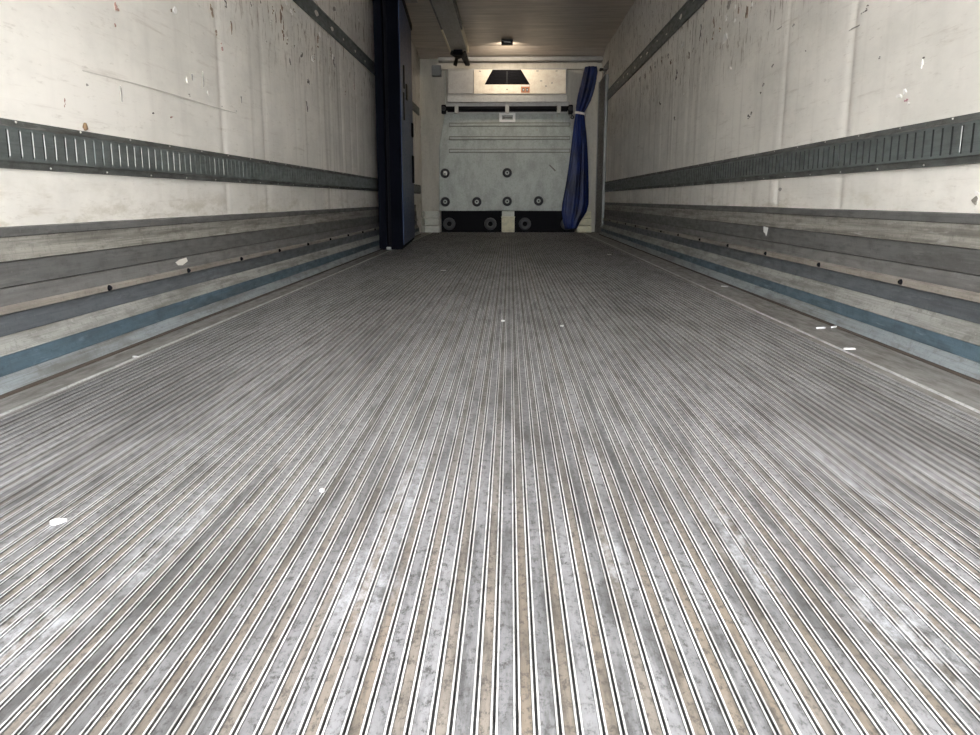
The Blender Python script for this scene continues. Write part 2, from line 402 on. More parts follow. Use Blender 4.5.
# ------------------------------------------------------------------ lashing rails
def lower_rail(label, s, zb, zt, ye, first):
    root = thing('lashing_rail', label, 'rail', (s*1.213, Y0+.1, zb), 'slotted lashing rails at knee height')
    ya, hgt = Y0+.1, zt-zb
    X = s*1.213
    wz0, wz1 = zb+hgt*.16, zt-hgt*.16
    def part(nm, mats, fn): return hang(one(nm, mats, None, fn), root)
    part('top_flange', M['rail_flange'], lambda bm: prism(bm, [(X, zt), (X-s*.008, zt-.001), (X-s*.010, wz1+.004), (X-s*.016, wz1), (X, wz1)], 'y', ya, ye))
    part('bottom_flange', M['rail_flange'], lambda bm: prism(bm, [(X, zb), (X-s*.008, zb+.001), (X-s*.010, wz0-.004), (X-s*.016, wz0), (X, wz0)], 'y', ya, ye))
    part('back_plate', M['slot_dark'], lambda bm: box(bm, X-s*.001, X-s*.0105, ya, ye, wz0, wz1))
    def web(bm):
        xo, xi = X-s*.014, X-s*.0112
        sz0, sz1 = wz0+.007, wz1-.006
        box(bm, xi, xo, ya, ye, wz0, sz0); box(bm, xi, xo, ya, ye, sz1, wz1)
        y = first; prev = ya; hw = .0048 if s > 0 else .0042
        while y < ye-.03:
            # bar between two slots; right-rail end face coloured dark as painted slot shade
            vs = [bm.verts.new(p) for p in ((xo, prev, sz0), (xo, y-hw, sz0), (xo, y-hw+.001, sz1), (xo, prev+.001, sz1),
                                            (xi, prev, sz0), (xi, y-hw, sz0), (xi, y-hw+.001, sz1), (xi, prev+.001, sz1))]
            f = bm.faces.new(vs[:4]); f.material_index = 0
            f = bm.faces.new((vs[1], vs[5], vs[6], vs[2])); f.material_index = 0
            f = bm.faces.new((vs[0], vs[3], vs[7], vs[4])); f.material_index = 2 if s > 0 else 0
            if (s > 0 and random.random() > .07) or y > 2.9+random.random()*.8: prev = y+hw; y += .0506; continue
            # rolled, worn lip at the far edge of the slot
            lp = [bm.verts.new(p) for p in ((xo-s*.0012, y+hw, sz0+.004), (xo-s*.0012, y+hw+.0008, sz0+.004), (xo-s*.0012, y+hw+.0018, sz1-.003), (xo-s*.0012, y+hw+.001, sz1-.003),
                                            (xo+s*.0006, y+hw-.001, sz0+.004), (xo+s*.0006, y+hw-.0002, sz1-.003))]
            f = bm.faces.new((lp[0], lp[3], lp[5], lp[4])); f.material_index = 1 if random.random() < .7 else 0
            f = bm.faces.new((lp[0], lp[1], lp[2], lp[3])); f.material_index = 0
            prev = y+hw; y += .0506
        box(bm, xi, xo, prev, ye, sz0, sz1)
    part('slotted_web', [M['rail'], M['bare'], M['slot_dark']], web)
    r0 = None; y = ya+.25; k = 0
    while y < ye-.1:
        for zq in (zt-.006, zb+.006):
            yy = y + (.13 if zq < zt-.02 else 0)
            if r0 is None:
                bm = bmesh.new(); disc(bm, (0, 0, 0), .0032, 'x', -s*.003, 8, 0, .002)
                r0 = finish('rivet', bm, M['rivet'], root)
                r0.location = Vector((X-s*.0085, yy, zq)) - root.location
            else:
                c = r0.copy(); C.objects.link(c); c.parent = root; c.location = Vector((X-s*.0085, yy, zq)) - root.location
        y += .30
    return root
rail_l = lower_rail('slotted green-grey lashing rail at knee height on the left wall, ending behind the blue partition', -1, .513, .630, 11.0, Y0+.17)
rail_r = lower_rail('slotted green-grey lashing rail at knee height on the right wall, ending at the corner pillar', 1, .532, .661, 10.45, Y0+.15)

def upper_rail(label, s, zb, zt, ye, seg):
    root = thing('upper_lashing_rail', label, 'rail', (s*1.213, Y0+.1, zb), 'jointed lashing rails high on the side walls')
    X = s*1.213; y = Y0+.1; h = zt-zb; proto = None; n = 0
    while y < ye:
        L = min(seg, ye-y)-.004
        if proto is None or L < seg-.01:
            bm = bmesh.new()
            prism(bm, [(0, h), (-s*.010, h), (-s*.016, h*.86), (-s*.012, h*.80), (-s*.012, h*.20), (-s*.016, h*.14), (-s*.010, 0), (0, 0)], 'y', 0, L)
            o = finish('rail_segment', bm, M['rail'], root, loc=(0, y-root.location.y, 0))
            proto = proto or o
        else:
            o = proto.copy(); C.objects.link(o); o.parent = root; o.location = (0, y-root.location.y, 0)
        y += seg
    hang(bx('backing_strip', M['shadow_gap'], None, X-s*.001, X-s*.007, Y0+.1, ye, zb+.004, zt-.004), root)
    for k in range(12):                                          # worn bare patches on the face
        yy = 4.9 + k*.42 + random.uniform(-.1, .1); zz = random.uniform(zb+.03, zt-.03)
        if yy > ye-.3: break
        w_, h_ = random.uniform(.02, .07), random.uniform(.006, .022)
        pts = [(yy+w_*random.uniform(.6, 1)*math.cos(a*math.pi/4), zz+h_*random.uniform(.5, 1)*math.sin(a*math.pi/4)) for a in range(8)]
        hang(one('worn_patch', M['pale_chip'], None, lambda bm: prism(bm, pts, 'x', X-s*.0118, X-s*.0126)), root)
    return root
upper_rail('dark grey jointed lashing rail high on the left wall, running behind the blue partition', -1, 1.522, 1.622, 11.0, .62)
upper_rail('dark grey jointed lashing rail high on the right wall, running to the curtain hook', 1, 1.645, 1.768, 10.9, .62)

# ------------------------------------------------------------------ scars, chips and scratches of the liners
def scar(side, x, y, wpx, hpx, mat, tilt=0.0, name='paint_scar'):
    X = XL if side < 0 else XR
    wall = wall_left if side < 0 else wall_right
    c = on_x(x, y, X); e = on_x(x+wpx/2, y, X); t = on_x(x, y-hpx/2, X)
    hw, hh = abs(e.y-c.y), abs(t.z-c.z)
    many = 1 if mat in ('white_chip', 'pale_chip', 'ledge', 'grey_chip') else (5 if hpx > 9 else 3)
    def fn(bm):
        for k in range(many):
            oy, oz, fw, fh = (0, 0, 1, 1) if many == 1 else (random.uniform(-.55, .55), random.uniform(-.7, .7), random.uniform(.15, .45), random.uniform(.18, .5))
            n = 9; pts = []
            for i in range(n):
                a = 2*math.pi*i/n; r = random.uniform(.35, 1.1)
                pts.append((c.y + hw*(oy + fw*r*math.cos(a)), c.z + hh*(oz + fh*r*math.sin(a))))
            prism(bm, pts, 'x', X+side*.001, X-side*(.0022+.0002*k))
    return one(name, M[mat], wall, fn)
LS = [(116.7, 11, 5, 16, 'red_chip'), (115.5, 25, 3, 5, 'red_chip'), (121, 92, 1.5, 22, 'grey_chip'), (152.7, 113.5, 3, 3, 'dark_chip'), (174.5, 9, 4, 11, 'white_chip'), (172, 11, 3, 5, 'brown_chip'),
      (211.5, 8, 3, 20, 'brown_chip'), (225.5, 5, 3, 10, 'dark_chip'), (231, 26, 2.5, 24, 'brown_chip'), (216, 31, 2.5, 9, 'brown_chip'), (221.3, 46, 3.5, 9, 'red_chip'), (250.6, 4, 2, 8, 'dark_chip'), (260, 3, 2, 8, 'dark_chip'),
      (272.7, 10, 2.5, 11, 'brown_chip'), (281, 14, 5, 26, 'brown_chip'), (283, 33, 4, 16, 'brown_chip'), (287, 41, 4, 9, 'brown_chip'), (287.5, 39, 2, 4, 'white_chip'), (286, 2, 5, 6, 'white_chip'), (291.5, 12, 2.5, 6, 'white_chip'),
      (294, 10, 3, 9, 'brown_chip'), (266, 42, 2, 5, 'dark_chip'), (271, 23, 2, 8, 'dark_chip'), (294, 46, 2, 3, 'dark_chip'), (290, 62, 2.5, 13, 'dark_chip'), (301.7, 55, 3, 8, 'dark_chip'), (312.4, 59, 3, 8, 'white_chip'), (314, 57, 1.5, 8, 'brown_chip'),
      (308.3, 82, 3, 12, 'dark_chip'), (307, 107, 1.8, 15, 'dark_chip'), (317.6, 45, 2, 8, 'brown_chip'), (331, 52, 2.2, 12, 'brown_chip'), (334, 62, 3, 12, 'dark_chip'), (333, 57, 2, 6, 'white_chip'), (318, 41, 1.7, 14, 'brown_chip'),
      (320, 35, 2, 6, 'white_chip'), (354, 86, 2, 10, 'red_chip'), (345, 93, 2, 6, 'brown_chip'), (334, 9, 3, 9, 'ledge'), (358.5, 20, 1.5, 3, 'white_chip'), (64, 103, 2.5, 12, 'red_chip') , (171, 117, 3, 8, 'red_chip'), (189, 95, 3, 2.5, 'dark_chip'),
      (187, 80, 1, 9, 'pale_chip'), (192, 78, 1, 11, 'grey_chip'), (203, 80, 1.2, 17, 'grey_chip'), (208, 93, 1.5, 5, 'pale_chip'), (222, 106, 1.5, 1.5, 'dark_chip'), (236, 111, 1.5, 1.5, 'dark_chip'), (241, 99, 1.5, 8, 'grey_chip'), (55, 103, 2, 2, 'grey_chip'), (87, 85, 3, 3, 'grey_chip')]
RS = [(683, 45, 3.5, 7, 'white_chip'), (726.5, 17, 4, 9, 'white_chip'), (725.5, 37, 4, 15, 'white_chip'), (735.5, 6, 2.5, 8, 'white_chip'), (734.8, 20, 2, 5, 'white_chip'), (730.3, 69, 2.2, 8, 'pale_chip'), (684, 94, 2, 2, 'white_chip'), (638, 48, 2, 3, 'white_chip'),
      (665.5, 2, 2, 5, 'pale_chip'), (701, 30, 1.8, 20, 'dark_chip'), (700, 39, 3, 4, 'brown_chip'), (714, 22, 3, 14, 'brown_chip'), (713, 36, 2, 10, 'brown_chip'), (676.7, 74, 2, 12, 'dark_chip'), (747, 8, 3.2, 24, 'brown_chip'), (749, 118, 3, 7, 'dark_chip'), (751.5, 114, 2, 5, 'dark_chip'),
      (674, 119, 3, 4, 'dark_chip'), (660, 103, 2, 6, 'dark_chip'), (689, 55, 2, 9, 'brown_chip'), (693.5, 50, 2, 5, 'brown_chip'), (671, 63, 1.8, 8, 'brown_chip'), (729, 5, 5, 9, 'ledge'), (720, 30, 2, 6, 'brown_chip'), (866, 10, 9, 3, 'dark_chip'), (863, 13, 5, 2, 'dark_chip'), (868, 7, 2, 5, 'dark_chip'),
      (879.6, 57.5, 2, 3, 'dark_chip'), (807, 50, 5, 2.5, 'dark_chip'), (824.5, 48, 1.5, 9, 'white_chip'), (773, 67, 2.4, 6, 'dark_chip'), (761, 93, 2, 4, 'dark_chip'), (763.5, 85, 2, 4, 'grey_chip'), (923.7, 57, 2, 5, 'dark_chip'), (922, 64, 2, 9, 'white_chip'), (900, 96, 8, 5, 'white_chip'), (905, 91, 4, 9, 'white_chip'), (906.5, 98, 5, 8, 'pink_chip'), (909, 103, 3, 3, 'white_chip'),
      (854, 28, 12, 1.5, 'grey_chip'), (780, 28, 8, 1.5, 'grey_chip'), (794, 25, 3, 4, 'grey_chip'), (650, 70, 1.5, 9, 'brown_chip'), (655, 66, 1.6, 8, 'dark_chip'), (645, 77, 1.5, 8, 'brown_chip'), (640, 79, 1.5, 6, 'ledge'), (662, 59, 1.6, 9, 'brown_chip'), (668, 57, 1.6, 6, 'dark_chip'), (739, 8, 1.8, 14, 'brown_chip'), (752, 4, 2.5, 6, 'white_chip'), (780.8, 189, 4, 6, 'grey_chip'), (975, 200, 7, 14, 'ledge'), (977, 193, 5, 4, 'white_chip')]
for a in LS: scar(-1, *a)
for a in RS: scar(1, *a)
# long thin scored line across the left liner
a, b = on_x(82, 70, XL), on_x(236, 112, XL)
pts = []
for i in range(9):
    t = i/8; pts.append((a.y+(b.y-a.y)*t, a.z+(b.z-a.z)*t + .004*math.sin(t*5)))
one('scored_line', M['faint_chip'], wall_left, lambda bm: prism(bm, pts + [(y, z-.003) for y, z in pts[::-1]], 'x', XL-.001, XL+.0022))

# torn paper stuck on the right and left scuff planks
def flake(name, mat, pts3, axis, a, b, label, cat, group=None):
    o = one(name, M[mat], None, lambda bm: prism(bm, pts3, axis, a, b)); return tag(o, label, cat, group)
p = on_x(766, 231, 1.202)
flake('torn_sticker', 'paper', [(p.y-.03, p.z+.017), (p.y+.036, p.z+.020), (p.y+.028, p.z-.006), (p.y+.004, p.z-.010), (p.y-.012, p.z-.022), (p.y-.022, p.z-.004)], 'x', 1.2035, 1.1995,
      'torn white sticker hanging on a dark scuff plank of the right wall', 'sticker')
p = on_x(181, 263, -1.2)
flake('sticker_residue', 'pale_chip', [(p.y-.05, p.z+.006), (p.y-.01, p.z+.013), (p.y+.05, p.z+.016), (p.y+.06, p.z+.002), (p.y+.01, p.z-.009), (p.y-.03, p.z-.006)], 'x', -1.2035, -1.1985,
      'pale patch of sticker residue on a scuff plank of the left wall', 'sticker')
p = on_x(86, 129, -1.205)
bm = bmesh.new(); bmesh.ops.create_icosphere(bm, subdivisions=2, radius=.010)
for v in bm.verts: v.co = Vector((v.co.x*.7, v.co.y*.8, v.co.z*(1.3 if v.co.z > 0 else .9)))*random.uniform(.85, 1.12)
tag(finish('rusty_lump', bm, M['lump'], None, True, (-1.206, p.y, .640)), 'small rusty orange lump stuck on the top edge of the left lower lashing rail', 'lump')

# ------------------------------------------------------------------ front wall: soffit, corner pillar, steps
one('cove_panel', M['ceiling'], wall_front, lambda bm: prism(bm, [(10.72, HC-.002), (11.02, 2.275), (Y1, 2.275), (Y1, HC-.002)], 'x', -1.2, XR-.01))
bx('soffit', M['soffit'], wall_front, -.95, XR-.01, 11.06, Y1, 2.215, 2.268, .006)
bx('header_strip', M['front_wall'], wall_front, -.98, 1.14, 11.19, Y1, 2.13, 2.214, .004)
trim1 = structure(one('trim_1', M['pillar'], None, lambda bm: box(bm, 1.172, 1.213, 10.46, 11.24, .002, 1.96, 0, .006)))
bx('edge_bead', M['soffit'], trim1, 1.163, 1.173, 11.15, 11.19, .10, 1.96, .003)
d0 = None
for z in (.35, .75, 1.2, 1.62):
    bm = bmesh.new(); disc(bm, (0, 0, 0), .012, 'x', -.006, 10, 0, .008)
    finish('rivet', bm, M['rivet'], trim1, loc=(1.172, 10.7, z))

# ------------------------------------------------------------------ refrigeration unit above the bulkhead
YU = 11.0
def q(x, y, Y=YU): v = on_y(x, y, Y); return v.x, v.z
def qbox(name, mat, root, xa, ya, xb, yb, Yf, Yb, bev=.004):
    x0, z1 = q(xa, ya, Yf); x1, z0 = q(xb, yb, Yf)
    return hang(bx(name, mat, None, x0, x1, Yf, Yb, z0, z1, bev), root)
unit = thing('refrigeration_unit', 'cream and grey refrigeration unit with a black air outlet high on the front wall', 'refrigeration unit', (0, 11.1, 1.78))
qbox('housing', M['housing_grey'], unit, 447, 68.5, 567, 96, 11.02, Y1-.002)
qbox('side_panel', M['housing_grey'], unit, 448, 70, 473.3, 93.5, 10.995, 11.03)
# cream panel frames the trapezoid outlet: four pieces welded into one sheet
o_x0, o_x1, o_t0, o_t1 = 484.5, 530, 492.5, 521
def cream(bm):
    P4 = lambda l: [q(*v, 10.995) for v in l]
    prism(bm, P4([(474, 69.5), (492.5, 69.5), (484.5, 84.5), (484.5, 93.5), (474, 93.5)]), 'y', 10.995, 11.03)
    prism(bm, P4([(521, 69.5), (565.8, 69.5), (565.8, 93.5), (530, 93.5), (530, 84.5)]), 'y', 10.995, 11.03)
    prism(bm, P4([(484.5, 84.5), (530, 84.5), (530, 93.5), (484.5, 93.5)]), 'y', 10.995, 11.03)
hang(one('front_panel', M['housing_cream'], None, cream), unit)
hang(one('air_outlet', M['black'], None, lambda bm: prism(bm, [q(*v, 11.01) for v in ((492.5, 69.8), (521, 69.8), (530, 84.4), (484.5, 84.4))], 'y', 11.008, 11.03)), unit)
out = [o for o in unit.children if o.name.startswith('air_outlet')][0]
for k in range(4):
    yy = 72.5 + k*3.1; hw = 14.2 + (yy-69.8)*.58
    x0, z0 = q(507-hw, yy+.8, 11.0); x1, z1 = q(507+hw, yy, 11.0)
    o = bx('louvre', M['black'], None, x0, x1, 11.0, 11.012, z0, z1); o.parent = out; o.location = (0, 0, 0)
x0, z0 = q(506.6, 84, 11.0); x1, z1 = q(507.4, 71, 11.0)
o = bx('mullion', M['ring_grey'], None, x0, x1, 10.998, 11.012, z0, z1); o.parent = out; o.location = (0, 0, 0)
st = qbox('warning_sticker', M['orange'], unit, 521, 84.8, 529.6, 92.6, 10.991, 10.997, 0)
for (xa, ya, xb, yb) in ((521.2, 85.0, 529.4, 86.6),):
    o = qbox('sticker_header', M['pale_chip'], st, xa, ya, xb, yb, 10.9895, 10.992, 0); o.location = (0, 0, 0)
for xa in (522.2, 525.9):
    o = qbox('pictogram', M['dark_chip'], st, xa, 88.0, xa+2.5, 91.5, 10.9895, 10.992, 0); o.location = (0, 0, 0)
    o = qbox('pictogram_spot', M['pale_chip'], st, xa+.9, 89.2, xa+1.7, 90.3, 10.9880, 10.990, 0); o.location = (0, 0, 0)
x, z = q(507, 89.5, 10.995); hang(one('screw', M['dark_chip'], None, lambda bm: disc(bm, (x, 10.996, z), .008, 'y', -.004, 10)), unit)
for xs, ys in ((541, 81), (552, 83), (546, 86), (537.5, 71), (556.5, 71), (480, 71.2)):
    x, z = q(xs, ys, 10.995); w_ = random.uniform(.010, .03); h_ = random.uniform(.006, .012)
    pts = [(x+w_*random.uniform(.5, 1)*math.cos(a*.785), z+h_*random.uniform(.5, 1)*math.sin(a*.785)) for a in range(8)]
    hang(one('rust_spot', M['ledge'], None, lambda bm: prism(bm, pts, 'y', 10.9935, 10.996)), unit)
qbox('drip_shelf', M['shelf'], unit, 447, 95.8, 568, 102.0, 10.975, Y1-.003, .006)
qbox('lower_apron', M['shelf'], unit, 446, 102.2, 569.5, 106.3, 11.02, Y1-.003, .004)
qbox('drain_pipe', M['pale_block'], unit, 444.6, 70, 446.0, 104, 11.03, 11.05, .004)
blk = qbox('junction_box', M['pillar'], wall_front, 431.5, 65, 441, 76, 11.16, Y1, .006); blk.location = (0, 0, 0)

# ------------------------------------------------------------------ return-air bulkhead
YB = 11.05
bulk = thing('return_air_bulkhead', 'grey-green return air bulkhead sheet with round plugs, standing against the front wall', 'bulkhead', (0, 11.15, 0))
def sheet(bm):
    prism(bm, [q(*v, YB) for v in ((445, 112.3), (569, 112.3), (575, 147), (575.3, 210.8), (439, 210.8), (439, 147))], 'y', YB, YB+.03, 0, .004)
hang(one('sheet', M['bulk'], None, sheet), bulk)
hang(bx('inner_box', M['black'], None, q(447, 112)[0], q(568, 112)[0], YB+.031, Y1-.003, .289, 1.636), bulk)
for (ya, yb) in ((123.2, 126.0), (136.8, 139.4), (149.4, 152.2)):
    qbox('bead_shadow', M['dark_chip'], bulk, 449.0, ya-.45, 570, yb+.45, YB-.0015, YB+.002, 0)  # dark strip painted as the gap shadow around each bead
    qbox('bead', M['bulk'], bulk, 449.5, ya+.25, 569.5, yb-.25, YB-.008, YB+.002, .002)
qbox('edge_rim', M['shelf'], bulk, 445.5, 112.0, 568.8, 113.4, YB-.006, YB+.004, .002)
PL = [(445, 173.3), (507.2, 172.8), (445.2, 201.8), (476.8, 201.8), (507.2, 201.3), (538.6, 200.9)]
for k, (px, py) in enumerate(PL):
    x, z = q(px, py, YB)
    o = hang(one('plug', M['ring_grey'], None, lambda bm: torus(bm, (x, YB-.006, z), .046, .018, 'y')), bulk)
    c = one('plug_cap', M['bulk'], None, lambda bm: disc(bm, (x, YB-.001, z), .038, 'y', -.006, 20, 0, .03)); c.parent = o; c.location = (0, 0, 0)
    c2 = one('plug_pin', M['black'], None, lambda bm: disc(bm, (x, YB-.006, z), .011, 'y', -.008, 10)); c2.parent = o; c2.location = (0, 0, 0)
    if k == 0:
        x0 = x
        c3 = one('white_tag', M['white_plate'], None, lambda bm: prism(bm, [(x0-.018, z+.03), (x0+.03, z+.03), (x0+.032, z-.028), (x0+.012, z-.03), (x0+.010, z-.002), (x0-.018, z)], 'y', YB-.018, YB-.012)); c3.parent = o; c3.location = (0, 0, 0)
lp = qbox('name_plate', M['white_plate'], bulk, 499.2, 113.0, 515.4, 122.0, YB-.012, YB, .002)
for (xa, ya, xb, yb, mk) in ((502.0, 115.2, 512.8, 119.6, 'bulk'), (502.6, 116.4, 504.6, 119.0, 'dark_chip'), (504.6, 117.2, 512.2, 118.4, 'dark_chip')):
    o = qbox('plate_mark', M[mk], lp, xa, ya, xb, yb, YB-.0145 if mk == 'bulk' else YB-.016, YB-.0118, 0); o.location = (0, 0, 0)
for (sx, sy, wx, wz) in ((530, 129, .03, .02), (537, 130, .04, .03), (541, 127, .03, .015), (494, 131, .025, .04), (552, 117, .03, .05), (557.5, 116, .03, .05), (539, 144, .015, .03), (565, 158.5, .03, .015)):
    x, z = q(sx, sy, YB)
    pts = [(x+wx*.5*random.uniform(.5, 1)*math.cos(a*.785), z+wz*.5*random.uniform(.5, 1)*math.sin(a*.785)) for a in range(8)]
    hang(one('scuff', M['grey_chip'], None, lambda bm: prism(bm, pts, 'y', YB-.0015, YB+.001)), bulk)
x, z = q(552.5, 168.5, YB)
hang(one('scuff', M['dark_chip'], None, lambda bm: prism(bm, [(x-.05, z+.045), (x-.035, z+.05), (x+.045, z-.025), (x+.035, z-.04)], 'y', YB-.0015, YB+.001)), bulk)

# load bar across the top of the bulkhead
bar = thing('load_bar', 'black bar in pale brackets across the top of the grey-green bulkhead', 'bar', (0, 11.03, 1.62))
x0, zc = q(442.5, 108.6, 10.98); x1, _ = q(570, 108.6, 10.98)
hang(one('bar_tube', M['black'], None, lambda bm: tube(bm, [(x0, 10.98, zc), (0, 10.98, zc), (x1, 10.98, zc)], .028, 14)), bar)
for px in (456.5, 507.2, 559):
    qbox('bracket', M['shelf'], bar, px-1.9, 105, px+1.9, 113.0, 10.945, 11.018, .004)
for px in (443.8, 570.5):
    x, z = q(px, 109.3, 10.98)
    o = hang(one('end_clamp', M['black'], None, lambda bm: box(bm, x-.03, x+.03, 10.94, 11.015, z-.06, z+.055, 0, .012)), bar)
    o2 = one('clamp_knob', M['ring_grey'], None, lambda bm: disc(bm, (x, 10.95, z+.005), .032, 'y', -.03, 12, 0, .024)); o2.parent = o; o2.location = (0, 0, 0)
x, z = q(571.5, 114, 10.97)
for k in range(3):
    hang(one('chain_link', M['ring_grey'], None, lambda bm: torus(bm, (x+.006*k, 10.985-.004*k, z+.03-.035*k), .018, .006, 'y' if k % 2 == 0 else 'x', 12, 6)), bar)

# black foot of the bulkhead with round bumpers, cream post in its middle
foot = thing('bulkhead_foot', 'black kick base with four round rubber bumpers under the grey-green bulkhead', 'base', (0, 11.15, 0))
xa, xb = q(441, 220, YB)[0], q(575, 220, YB)[0]
hang(bx('kick_board', M['black'], None, xa, xb, 11.11, Y1-.003, .002, .287, .006), foot)
for px in (449, 490.3, 525, 567):
    x, z = q(px, 224, YB)
    o = hang(one('bumper', M['bumper'], None, lambda bm: torus(bm, (x, 11.10, z), .058, .026, 'y', 24, 10), True), foot)
    c = one('bumper_core', M['black'], None, lambda bm: disc(bm, (x, 11.11, z), .034, 'y', -.012, 14)); c.parent = o; c.location = (0, 0, 0)
post = thing('cream_post', 'short yellowish cream post in front of the black base at mid front wall', 'post', (q(508, 225)[0], 11.08, 0))
x0, x1 = q(501.6, 220, YB)[0], q(514.6, 220, YB)[0]
hang(bx('post_body', M['yellow_post'], None, x0, x1, 11.05, 11.108, .002, .215, .006), post)
hang(bx('post_cap', M['pale_block'], None, x0+.004, x1-.004, 11.06, 11.108, .216, .286, .004), post)
hang(bx('post_lip', M['yellow_post'], None, x0-.004, x1+.004, 11.045, 11.108, .195, .215, .004), post)

# stepped corner blocks
def step_block(label, xs, mat, left):
    root = thing('stepped_block', label, 'block', (xs[0], 11.15, 0), 'stepped blocks at the foot of the front wall')
    a, b = xs; h = .285; n = 3
    for k in range(n):
        inset = .026*k
        aa, bb = (a, b-inset*.4) if left else (a+inset, b)
        hang(bx('step', M[mat], None, aa, bb, 11.0+.05*k, Y1-.003, .002 if k == 0 else h*k/n+.002, h*(k+1)/n-.003, .006), root)
step_block('pale stepped block beside the left end of the black base under the bulkhead', (q(425, 220, YB)[0], q(440, 220, YB)[0]), 'pale_block', True)
step_block('pale stepped block in the far left corner, half behind the blue partition', (-1.212, -1.166), 'pale_block', True)
step_block('yellowish stepped block right of the blue curtain in the far right corner', (q(576.5, 220, YB)[0], q(591.5, 220, YB)[0]), 'yellow_post', False)

# ------------------------------------------------------------------ gathered blue curtain
cur = thing('tied_curtain', 'blue strip curtain tied back in a bundle at the right of the front bulkhead', 'curtain', (.95, 10.9, 0))
YC = 10.88
prof = [(66, 585.5, 597.5), (70, 584.2, 598.3), (80, 582, 597), (90, 579.5, 595), (100, 577.5, 591.5), (107, 576.6, 588), (112.5, 576.2, 585), (116, 575.6, 585.2), (122, 574.6, 586), (135, 573.0, 587.2), (150, 571.0, 588), (170, 568.0, 588.3), (190, 564.5, 588.3), (204, 562, 588), (212, 561.5, 586.0), (222, 563, 580), (229, 565, 577)]
def curtain(bm):
    n = 72; rings = []
    dense = []
    for (a, b) in zip(prof, prof[1:]):
        for t in (0, .25, .5, .75): dense.append(tuple(u+(v-u)*t for u, v in zip(a, b)))
    dense.append(prof[-1])
    for j, (y, xa, xb) in enumerate(dense):
        A, B = q(xa, y, YC), q(xb, y, YC)
        cx, hw, z = (A[0]+B[0])/2, (B[0]-A[0])/2, max(A[1], .004); ring = []
        for i in range(n):
            a = 2*math.pi*i/n
            pl = 1 + .15*math.sin(8*a + .9*math.sin(z*2.1)) + .08*math.sin(13*a+1.5*z) + .03*math.sin(23*a-z*2)
            step = .05*((z*17) % 1) if z > 1.6 else 0                # stepped strip ends above the tie
            ring.append(bm.verts.new((cx + hw*(.87+step*.8)*pl*math.cos(a), YC + .07 + min(hw, .10)*.8*pl*math.sin(a), z)))
        rings.append(ring)
    for a, b in zip(rings, rings[1:]):
        for i in range(n): bm.faces.new((a[i], b[i], b[(i+1) % n], a[(i+1) % n]))
    bm.faces.new(rings[0]); bm.faces.new(rings[-1][::-1])
hang(one('bundle', M['curtain'], None, curtain, True), cur)
A, B = q(575.6, 113, YC), q(586, 114, YC)
def tie(bm):
    n = 28; rr = []
    cx, hw = (A[0]+B[0])/2, (B[0]-A[0])/2*1.04
    for z_, r_ in ((A[1]+.016, .97), (A[1]+.012, 1.03), (A[1]-.012, 1.03), (A[1]-.016, .97)):
        rr.append([bm.verts.new((cx+hw*r_*math.cos(2*math.pi*i/n), YC+.07+min(hw, .1)*.97*r_*math.sin(2*math.pi*i/n), z_ - .012*math.cos(2*math.pi*i/n))) for i in range(n)])
    for a, b in zip(rr, rr[1:]):
        for i in range(n): bm.faces.new((a[i], b[i], b[(i+1) % n], a[(i+1) % n]))
hang(one('tie_strap', M['white_plate'], None, tie, True), cur)
# hook by which it hangs
hk = thing('curtain_hook', 'shiny bolt and dark arm holding up the blue curtain on the right wall', 'hook', (1.213, 10.9, 2.07))
a = on_y(597, 70, 10.92); b = on_y(606.5, 71.5, 10.75)
hang(one('arm', M['ring_grey'], None, lambda bm: tube(bm, [(a.x+.045, 10.95, a.z), ((a.x+1.2)/2, 10.92, a.z+.01), (1.213, 10.9, a.z)], .016, 8)), hk)
hang(one('bolt_head', M['bare'], None, lambda bm: disc(bm, (1.20, 10.6, b.z), .024, 'x', -.035, 10, 0, .018)), hk)
hang(one('wall_plate', M['pillar'], None, lambda bm: box(bm, 1.205, 1.213, 10.5, 10.98, a.z-.05, a.z+.05, 0, .003)), hk)

# ------------------------------------------------------------------ folded blue partition at the left wall
part = thing('insulated_partition', 'tall dark navy insulated partition folded flat against the left wall', 'partition', (-1.06, 7.9, 0))
YA, YZ = 7.14, 8.90                                            # toed in: the far end rests nearer the wall
def slab(name, mat, plan, za, zb, root=part, bev=.010):
    return hang(one(name, M[mat], None, lambda bm: prism(bm, plan, 'z', za, zb, 0, bev)), root)
slab('leaf', 'navy_edge', [(-1.152, 7.12), (-1.083, 7.14), (-1.118, 8.84), (-1.150, 8.84)], .012, 2.19)
slab('hinge_seam', 'black', [(-1.080, 7.20), (-1.052, 7.21), (-1.106, 8.80), (-1.114, 8.80)], .03, 2.17, bev=.002)
lf = slab('leaf', 'navy_edge', [(-1.050, 7.15), (-.952, 7.20), (-1.050, 8.90), (-1.102, 8.90)], .010, 2.20, bev=.012)
def side(y, d): return -.952 - (y-7.20)*.0577 + d             # x of the outer face at distance y
o = one('face_skin', M['navy'], None, lambda bm: prism(bm, [(side(7.225, -.004), 7.225), (side(7.225, .006), 7.225), (side(8.88, .006), 8.88), (side(8.88, -.004), 8.88)], 'z', .04, 2.17)); o.parent = lf
slab('top_seal', 'black', [(-1.06, 7.15), (-.937, 7.18), (-1.035, 8.92), (-1.11, 8.92)], 2.172, 2.238)
slab('bottom_seal', 'black', [(-1.13, 7.16), (-.962, 7.22), (-1.06, 8.88), (-1.14, 8.86)], .002, .014, bev=0)
